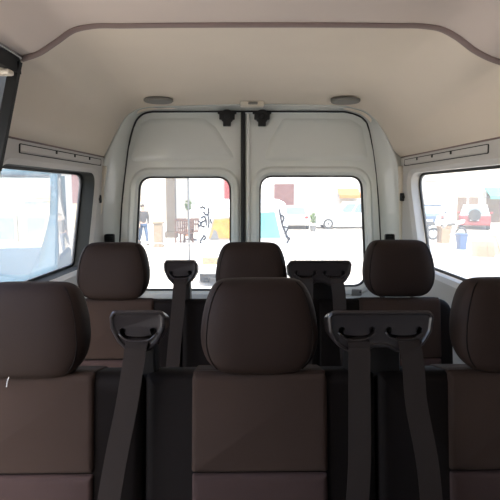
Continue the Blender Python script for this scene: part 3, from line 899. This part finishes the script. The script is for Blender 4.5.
for ch in red.children:
    if ch.name.startswith('roof') or ch.name.startswith('cabin'): ch.data.materials[0] = M['carwhite']; ch['label'] = 'white roof'

o = link('spare_wheel', cyl(new(), (-2.28, 0, .92), (-2.10, 0, .92), .36, n=28), M['tyre'], red, bevel=.04); o['label'] = 'dark spare wheel cover'

# white delivery van, rear towards us
def delivery_van():
    D = 12.0; x0 = xat(197, D); x1 = xat(290, D); W = x1 - x0; cx = (x0 + x1) / 2
    t = thing('delivery_van', 'white delivery van parked close behind, number plate low at left', 'van', (cx, D, 0))
    Lv = 4.2; HT = H - 9 / 500 * D
    sec = lambda w, h, y, k=.0: [Vector((x, y, z)) for x, z in rpoly([(-w, .32), (w, .32), (w, 1.05), (w - .10, h), (-w + .06, h), (-w, 1.05)], [.08, .08, .1, .14, .14, .1], 6)]
    bm = new(); loft(bm, [sec(W / 2 - .06, HT - .05, 0), sec(W / 2, HT, .08), sec(W / 2, HT + .03, 1.6), sec(W / 2, HT, 2.9), sec(W / 2 - .04, HT - .42, 3.5), sec(W / 2 - .08, .95, 4.2)], True, True, True)
    link('body', bm, M['carwhite'], t, smooth=True).data.set_sharp_from_angle(angle=.6)
    def px(u, v): return (xat(u, D) - cx, H - (v - 192) / 500 * D)
    def pane(nm, pts, m, fm):
        f = rpoly([px(*p) for p in pts], .05, 5); g = offset(f, -.035)
        Ls = star(sum(f, Vector((0, 0))) / len(f), [f, f, g]); bm = new()
        loft(bm, [[Vector((p.x, y, p.y)) for p in L] for L, y in zip(Ls, (.03, -.012, -.016))], True)
        o = link(nm, bm, M[fm], t)
        bm = new(); bm.faces.new([bm.verts.new((p.x, -.014, p.y)) for p in g]); link('pane', bm, M[m], o)
        return o
    pane('rear_window', [(207.5, 239.5), (213, 218.5), (243, 216), (243, 239.5)], 'amber_reflection', 'palewood')['label'] = 'rear window coloured with an amber reflection'  # amber of this pane is a yellow reflection put into the colour
    lab = [o for o in t.children if o.get('label') == 'rear window coloured with an amber reflection'][0]
    a, b, c = px(210, 239), px(213.5, 229), px(219, 239)
    bm = new(); prism(bm, [(a[0], -.03, a[1]), (b[0], -.03, b[1]), ((b[0] + c[0]) / 2, -.03, b[1] - .04), (c[0], -.03, c[1])], (0, .012, 0)); o = link('reflection_panel', bm, M['galv'], lab); o.name = 'painted_reflection'  # flat grey shape laid over the pane as a painted reflection
    pane('rear_window', [(246, 239.5), (246, 212), (276, 210), (283, 239.5)], 'tealglass', 'carwhite')['label'] = 'teal tinted rear window'
    a = px(202, 256.5); b = px(219, 265.5)
    pl = link('number_plate', bx(((a[0] + b[0]) / 2, -.025, (a[1] + b[1]) / 2), (abs(b[0] - a[0]), .03, abs(b[1] - a[1]) * .75)), M['plate'], t, bevel=.006)
    # unreadable dark characters as on the plate in view
    bm = new(); w = abs(b[0] - a[0])
    for k in range(5):
        x = (a[0] + b[0]) / 2 - w * .36 + w * .18 * k; z = (a[1] + b[1]) / 2
        box(bm, (x, -.041, z), (.018, .006, .09))
        box(bm, (x + .024, -.041, z + (.036 if k % 2 else -.036)), (.05, .006, .016))
        if k % 3: box(bm, (x + .044, -.041, z), (.016, .006, .09))
    link('plate_characters', bm, M['galv'], pl)
    link('bumper', bx((0, -.05, .45), (W - .1, .18, .22)), M['carwhite'], t, bevel=.04)
    link('underside', bx((0, .2, .28), (W - .3, .3, .12)), M['tyre'], t)
    link('door_seam', bx((.02, -.004, 1.1), (.012, .012, 1.3)), M['tyre'], t)
    for s in (-1, 1):
        o = link('tail_light', bx((s * (W / 2 - .10), .03, .85), (.10, .1, .26)), M['carwhite'], t, bevel=.02)
        for yy in (.75, 3.4):
            o = link('wheel', cyl(new(), (s * (W / 2 - .22), yy, .32), (s * (W / 2 + .0), yy, .32), .32, n=28), M['tyre'], t)
            link('rim', cyl(new(), (s * (W / 2 - .01), yy, .32), (s * (W / 2 + .015), yy, .32), .2, n=24), M['alloy'], o)
    st = [[(.13, 1.98 - .15), (.11, 1.6), (.13, 1.38), (.10, 1.22)], [(-.05, 1.72), (.06, 1.62), (.16, 1.70)], [(-.12, 1.52), (-.02, 1.58), (.02, 1.46), (-.10, 1.40), (-.12, 1.30), (0, 1.26)],
           [(-.20, 1.44), (-.13, 1.36), (-.18, 1.28), (-.22, 1.34)], [(.04, 1.50), (.05, 1.30)], [(.18, 1.50), (.20, 1.42), (.22, 1.36)], [(-.02, 1.02), (-.09, .92), (-.15, .84)], [(-.02, .99), (.02, .94), (-.05, .86)], [(-.18, .80), (-.11, .78)],
           [(-.15, 1.82), (-.06, 1.86), (.02, 1.80)]]
    scrawl(t, [[px(204.5 + x * 31, 192 + (H - z) * 33.3) for x, z in q] for q in st], -.006, .020)
    q = [px(*p) for p in [(279.5, 209), (281, 218), (283, 226), (286.5, 234), (289, 240)]]
    scrawl(t, [[(x, z) for x, z in q], [px(280, 214), px(284, 217), px(282, 223)], [px(283, 226), px(288, 228), px(285, 234)], [px(286, 236), px(290, 238), px(287, 243)]], -.02, .02)
delivery_van()

# light blue van on the left, facing the viewer
def blue_van():
    base = G(63, 6.6)
    az = math.atan2(base.x, base.y)          # side runs along the line of sight
    t = thing('parked_truck', 'light blue pickup cab parked outside the left side window', 'truck', base, -az - .10)
    W = 1.9; zr = H + .22
    # local: x from 0 (near side) to -W, y forwards = away; nose towards the viewer
    low = [(-2.7, .35), (-2.7, 1.05), (-2.5, 1.3), (-1.9, 1.50), (-1.6, 1.55), (.85, 1.50), (.85, .35)]
    bm = new(); prism(bm, [Vector((0, yy, z)) for yy, z in low], (-W, 0, 0)); link('body', bm, M['carlight'], t, bevel=.06, seg=3)
    link('cargo_bed', bx((-W / 2, 2.2, .78), (W - .1, 2.6, .5)), M['carlight'], t, bevel=.03)
    bm = new(); box(bm, (-W / 2, .55, zr + .03), (W - .2, .7, .10)); link('roof', bm, M['carlight'], t, bevel=.04, seg=3)
    for x in (-.02, -W + .02):
        s = 1 if x > -.5 else -1
        pts = spline([(x, -1.9, 1.48), (x - s * .02, -1.25, 1.66), (x - s * .05, -.6, 1.92), (x - s * .08, -.1, 2.2), (x - s * .11, .25, zr + .02)], 16)
        bm = new(); loft(bm, [[p + Vector((dx * w, dy * w, 0)) for dx, dy in ((-.04, -.05), (.02, -.05), (.04, 0), (.04, .07), (-.02, .07), (-.04, .02))] for p, w in zip(pts, [3.0 - 1.9 * min(1, k / 9) for k in range(16)])], True, True, True)
        link('windscreen_pillar', bm, M['carlight'], t, smooth=True)
        link('side_pillar', bx((x - s * .06, .82, (1.42 + zr) / 2), (.06, .06, zr - 1.40)), M['carlight'], t)
        f = [(x, -1.2, 1.53), (x, .82, 1.53), (x - s * .1, .82, zr - .02), (x - s * .1, .3, zr - .02)]
        bm = new(); bm.faces.new([bm.verts.new(v) for v in f]); link('side_window', bm, M['glass'], t)
        wheel_y = (-1.7, .9)
        for yy in wheel_y:
            o = link('wheel', cyl(new(), (x - s * .2, yy, .35), (x + s * .01, yy, .35), .35, n=28), M['tyre'], t)
        link('headlight', bx((x - s * .22, -2.7, .85), (.34, .1, .2)), M['alloy'], t, bevel=.03)
    f = [(-.08, -1.85, 1.50), (-W + .08, -1.85, 1.50), (-W + .16, .22, zr), (-.16, .22, zr)]
    bm = new(); bm.faces.new([bm.verts.new(v) for v in f]); link('windscreen', bm, M['tintglass'], t)
    link('bumper', bx((-W / 2, -2.73, .5), (W - .05, .16, .3)), M['tyre'], t, bevel=.05)
M['tintglass'] = glass('blue_tinted_glass', (.72, .86, .92))
blue_van()

# motorcycle
def motorcycle():
    a = G(435, 24.0); b = G(463, 24.0); c = (a + b) / 2; t = thing('motorcycle', 'white motorcycle parked across the view in the right side window', 'motorcycle', c, .06)
    h = .70
    def ringm(x, r, w): 
        pts = [Vector((x + r * math.cos(k * 2 * PI / 28), 0, .31 + r * math.sin(k * 2 * PI / 28))) for k in range(28)]
        return tube(new(), pts, w, 10, closed=True)
    for x in (-h, h):
        o = link('wheel', ringm(x, .26, .055), M['tyre'], t, smooth=True)
        bm = new(); cyl(bm, (x, -.05, .31), (x, .05, .31), .05)
        for k in range(5):
            an = k * 2 * PI / 5; cyl(bm, (x, 0, .31), (x + .22 * math.cos(an), 0, .31 + .22 * math.sin(an)), .018, n=8)
        link('hub', bm, M['alloy'], o)
    link('fork', tube(new(), [(-h, .05, .31), (-.50, .05, .85), (-.44, .05, 1.02)], .028), M['alloy'], t)
    link('handlebar', tube(new(), [(-.34, -.34, 1.05), (-.45, -.1, 1.02), (-.45, .1, 1.02), (-.34, .34, 1.05)], .018), M['tyre'], t)
    bm = new(); loft(bm, [ring_sec(0, .02, .02, 0, 16), ring_sec(.02, .2, .12, 0, 16), ring_sec(.14, .26, .15, 0, 16), ring_sec(.24, .18, .10, 0, 16), ring_sec(.25, .03, .02, 0, 16)], True, True, True)
    link('tank', bm, M['carwhite'], t, (-.18, 0, .72), smooth=True)
    bm = new(); prism(bm, [Vector(p) for p in [(-.02, -.13, .76), (.62, -.11, .86), (.86, -.07, .98), (.80, -.07, .86), (.4, -.12, .70), (.02, -.13, .66)]], (0, .26, 0))
    link('seat', bm, M['tyre'], t, bevel=.03)
    bm = new(); prism(bm, [Vector(p) for p in [(.30, -.12, .84), (.84, -.10, .98), (.78, -.1, .80), (.35, -.12, .68)]], (0, .24, 0)); link('tail', bm, M['carwhite'], t, bevel=.03)
    bm = new(); prism(bm, [Vector(p) for p in [(-.62, -.14, .80), (-.52, -.14, 1.12), (-.40, -.14, 1.22), (-.34, -.14, .80), (-.45, -.14, .62)]], (0, .28, 0)); link('fairing', bm, M['carwhite'], t, bevel=.05)
    bm = new(); prism(bm, [Vector(p) for p in [(-.35, -.14, .66), (.22, -.14, .64), (.18, -.14, .30), (-.22, -.14, .26)]], (0, .28, 0)); link('engine', bm, M['galv'], t, bevel=.04)
    link('frame', tube(new(), [(-.46, 0, .9), (-.1, 0, .6), (.3, 0, .62), (h, 0, .31)], .03), M['alloy'], t)
    link('exhaust', tube(new(), [(-.2, -.15, .28), (.2, -.16, .26), (.75, -.18, .42)], [.03, .035, .05]), M['alloy'], t, smooth=True)
    bm = new(); tube(bm, [(-h + .30 * math.cos(x), 0, .31 + .34 * math.sin(x)) for x in [PI * (.25 + .1 * k) for k in range(6)]], .05, 8); link('mudguard', bm, M['carwhite'], t, smooth=True)
    link('stand', cyl(new(), (.05, -.1, .3), (.12, -.3, .0), .015), M['tyre'], t)
motorcycle()

# boxes, bin, boards by the right window
p = G(445.5, 22.5); t = thing('cardboard_box', 'pale brown cardboard box stack in front of the motorcycle', 'box', p, .2)
link('carton', bx((0, 0, .32), (.42, .4, .64)), M['card'], t, bevel=.01)
for s in (-1, 1): link('flap', bx((s * .23, 0, .70), (.06, .38, .14), Matrix.Rotation(s * .5, 3, 'Y')), M['card'], t)
p = G(464, 19.8); t = thing('waste_bin', 'blue plastic bin standing on the paving behind the boards', 'bin', p, .15)
link('body', loft(new(), [[Vector((x * k, y * k, z)) for x, y in [(-1, -1), (1, -1), (1, 1), (-1, 1)]] for k, z in ((.13, 0), (.17, .6))], True, True, False), M['bluebin'], t, bevel=.01)
link('rim', bx((0, 0, .61), (.38, .38, .04)), M['bluebin'], t, bevel=.01); link('lid', bx((0, 0, .645), (.34, .34, .03)), M['bluebin'], t, bevel=.01)
def board(u, D, w, h, lean, rz, lab, m='card'):
    p = G(u, D); t = thing('cardboard_sheet', lab, 'cardboard', p, rz, 'flattened cardboard sheets')
    R = Matrix.Rotation(lean, 3, 'X')
    link('sheet', bx(R @ Vector((0, 0, h / 2)), (w, .03, h), R), M[m], t); link('fold', bx(R @ Vector((w / 2 - .12, -.025, h / 2)), (.2, .02, h * .96), R), M[m], t)
board(487, 17.4, .75, .62, -.55, -.25, 'brown cardboard sheet leaning low at left of the pair')
board(500, 17.9, .8, .8, -.5, .2, 'taller cardboard sheet leaning behind at the right edge', 'palewood')
# awnings and banners
def awning(name, u0, u1, v0, v1, D, m, lab, out=1.0):
    a = P(u0, v0, D); b = P(u1, v1, D); w = b.x - a.x; t = thing(name, lab, 'awning', ((a.x + b.x) / 2, D, b.z))
    h = a.z - b.z; bm = new(); prism(bm, [Vector((-w / 2, 0, h)), Vector((-w / 2, -out, .18)), Vector((-w / 2, -out, .14)), Vector((-w / 2, 0, h - .06))], (w, 0, 0)); link('canopy', bm, M[m], t)
    link('valance', bx((0, -out, .07), (w, .03, .2)), M[m], t)
    for s in (-1, 1): link('arm', cyl(new(), (s * w * .45, 0, .1), (s * w * .45, -out, .14), .02, n=8), M['galv'], t)
awning('awning', 337, 358, 188.5, 197.5, 35.82, 'orange', 'orange awning on the white building above the parked cars')
awning('awning', 484, 520, 187.5, 198.5, 35.82, 'teal', 'teal awning over the shop at the right side window')
a = P(227, 178, 30); t = thing('banner', 'tall red banner beside the rear door split', 'banner', (a.x + .1, 30, 0))
link('pole', cyl(new(), (-.3, 0, 0), (-.3, 0, 3.4), .03, n=12), M['galv'], t); link('cloth', bx((.05, 0, 2.4), (.62, .03, 1.7)), M['red'], t); link('foot', cyl(new(), (-.3, 0, 0), (-.3, 0, .06), .25, n=20), M['galv'], t)

# ---- walking person at the left rear window
def skinfig(name, verts, edges, m, parent, root=0, sub=2):
    me = bpy.data.meshes.new(name); me.from_pydata([v[:3] for v in verts], edges, [])
    o = bpy.data.objects.new(name, me); COL.objects.link(o); me.materials.append(m)
    if parent: o.parent = parent
    sk = o.modifiers.new('skin', 'SKIN'); sk.use_smooth_shade = True
    for i, v in enumerate(verts):
        r = v[3]; me.skin_vertices[0].data[i].radius = (r, r) if not isinstance(r, tuple) else r
        me.skin_vertices[0].data[i].use_root = (i == root)
    s = o.modifiers.new('sub', 'SUBSURF'); s.levels = sub; s.render_levels = sub
    return o
def person():
    p = G(142.3, 22.0); t = thing('person', 'person walking in a grey jacket and blue jeans at the left rear window', 'person', p, .5)
    V = [(0, 0, .92, (.15, .11)), (0, 0, 1.12, (.13, .10)), (0, .01, 1.34, (.16, .11)), (0, .01, 1.45, (.07, .06)), (0, 0, 1.53, .052), (0, -.01, 1.60, (.072, .085)), (0, -.01, 1.69, (.075, .092)), (0, 0, 1.75, (.05, .06)),
         (.20, .01, 1.40, .055), (.25, .06, 1.12, .043), (.23, -.06, .88, .032), (.23, -.09, .80, .03),
         (-.20, .01, 1.40, .055), (-.25, -.02, 1.12, .043), (-.22, -.16, .90, .032), (-.22, -.20, .83, .03),
         (.09, 0, .86, .085), (.10, -.14, .50, .058), (.10, -.22, .10, .038), (.10, -.38, .035, .035),
         (-.09, 0, .86, .085), (-.10, .08, .48, .058), (-.10, .30, .14, .038), (-.10, .22, .04, .035)]
    E = [(0, 1), (1, 2), (2, 3), (3, 4), (4, 5), (5, 6), (6, 7), (2, 8), (8, 9), (9, 10), (10, 11), (2, 12), (12, 13), (13, 14), (14, 15), (0, 16), (16, 17), (17, 18), (18, 19), (0, 20), (20, 21), (21, 22), (22, 23)]
    # five fingers on each hand
    for wi, x in ((11, .23), (15, -.22)):
        bx_, by_, bz_ = V[wi][:3]
        for k in range(4):
            i = len(V); dx = (-.03 + .02 * k)
            V += [(bx_ + dx * .4, by_ - .012 + dx, bz_ - .05, .009), (bx_ + dx * .4 - .012, by_ - .012 + dx, bz_ - (.085 if k in (1, 2) else .075), .007)]
            E += [(wi, i), (i, i + 1)]
        i = len(V); V += [(bx_ - .02, by_ - .045, bz_ - .02, .010), (bx_ - .03, by_ - .06, bz_ - .05, .008)]; E += [(wi, i), (i, i + 1)]
    skinfig('body', V, E, M['skin'], t)
    J = [(0, 0, .90, (.17, .13)), (0, 0, 1.12, (.155, .125)), (0, .01, 1.34, (.19, .135)), (0, .01, 1.45, (.09, .08)), (.20, .01, 1.41, .075), (.25, .06, 1.12, .062), (.232, -.05, .90, .05), (-.20, .01, 1.41, .075), (-.25, -.02, 1.12, .062), (-.222, -.15, .92, .05)]
    skinfig('jacket', J, [(0, 1), (1, 2), (2, 3), (2, 4), (4, 5), (5, 6), (2, 7), (7, 8), (8, 9)], M['jacket'], t)
    T = [(0, 0, .95, (.15, .115)), (.09, 0, .86, .105), (.10, -.14, .50, .08), (.10, -.215, .13, .062), (-.09, 0, .86, .105), (-.10, .08, .48, .08), (-.10, .285, .17, .062)]
    skinfig('jeans', T, [(0, 1), (1, 2), (2, 3), (0, 4), (4, 5), (5, 6)], M['jeans'], t)
    bm = new(); bmesh.ops.create_uvsphere(bm, u_segments=20, v_segments=12, radius=1, matrix=Matrix.Translation((0, .015, 1.69)) @ Matrix.Diagonal((.092, .108, .088, 1)))
    link('hair', bm, M['hair'], t, smooth=True)
    for x, yy, rx in ((.10, -.30, 0), (-.10, .25, .5)):
        link('shoe', bx((x, yy, .05 if rx == 0 else .07), (.10, .28, .09), Matrix.Rotation(-rx, 3, 'X')), M['hair'], t, bevel=.03)
person()

# ================================================================== LIGHT
w = bpy.data.worlds.new('world'); scn.world = w; w.use_nodes = True
nt = w.node_tree; bg = nt.nodes['Background']
sky = nt.nodes.new('ShaderNodeTexSky'); sky.sky_type = 'NISHITA'; sky.sun_disc = False
sky.sun_elevation = math.radians(58); sky.sun_rotation = math.radians(200); sky.air_density = 1.0; sky.dust_density = 2.0; sky.ozone_density = .6
nt.links.new(sky.outputs[0], bg.inputs['Color']); bg.inputs['Strength'].default_value = .55
sl = bpy.data.lights.new('sun', 'SUN'); sl.energy = 9.0; sl.angle = math.radians(.6); sl.color = (1, .95, .87)
so = bpy.data.objects.new('sun', sl); COL.objects.link(so)
el, az = math.radians(58), math.radians(-5)       # from behind and slightly left of the viewer
dirv = Vector((math.sin(az) * math.cos(el), math.cos(az) * math.cos(el), -math.sin(el)))
so.rotation_euler = dirv.to_track_quat('-Z', 'Y').to_euler()
# sky portals in the window openings (they only steer sampling)
def portal(loc, size, rot):
    l = bpy.data.lights.new('window_portal', 'AREA'); l.shape = 'RECTANGLE'; l.size, l.size_y = size
    l.cycles.is_portal = True
    o = bpy.data.objects.new('window_portal', l); COL.objects.link(o); o.location = loc; o.rotation_euler = rot
portal((-.32, YD + .06, H - .24), (.6, .7), (-PI / 2, 0, 0))
portal((.45, YD + .06, H - .24), (.66, .7), (-PI / 2, 0, 0))
portal((-.95, 2.2, H - .14), (.55, .95), (0, -PI / 2, 0))
portal((1.02, 2.2, H - .14), (.55, .95), (0, PI / 2, 0))
portal((-.92, .70, H - .48), (1.7, 1.6), (0, -PI / 2, 0))

vs = scn.view_settings
vs.view_transform = 'Standard'; vs.look = 'None'; vs.gamma = 1.0; vs.use_curve_mapping = False
vs.exposure = .92
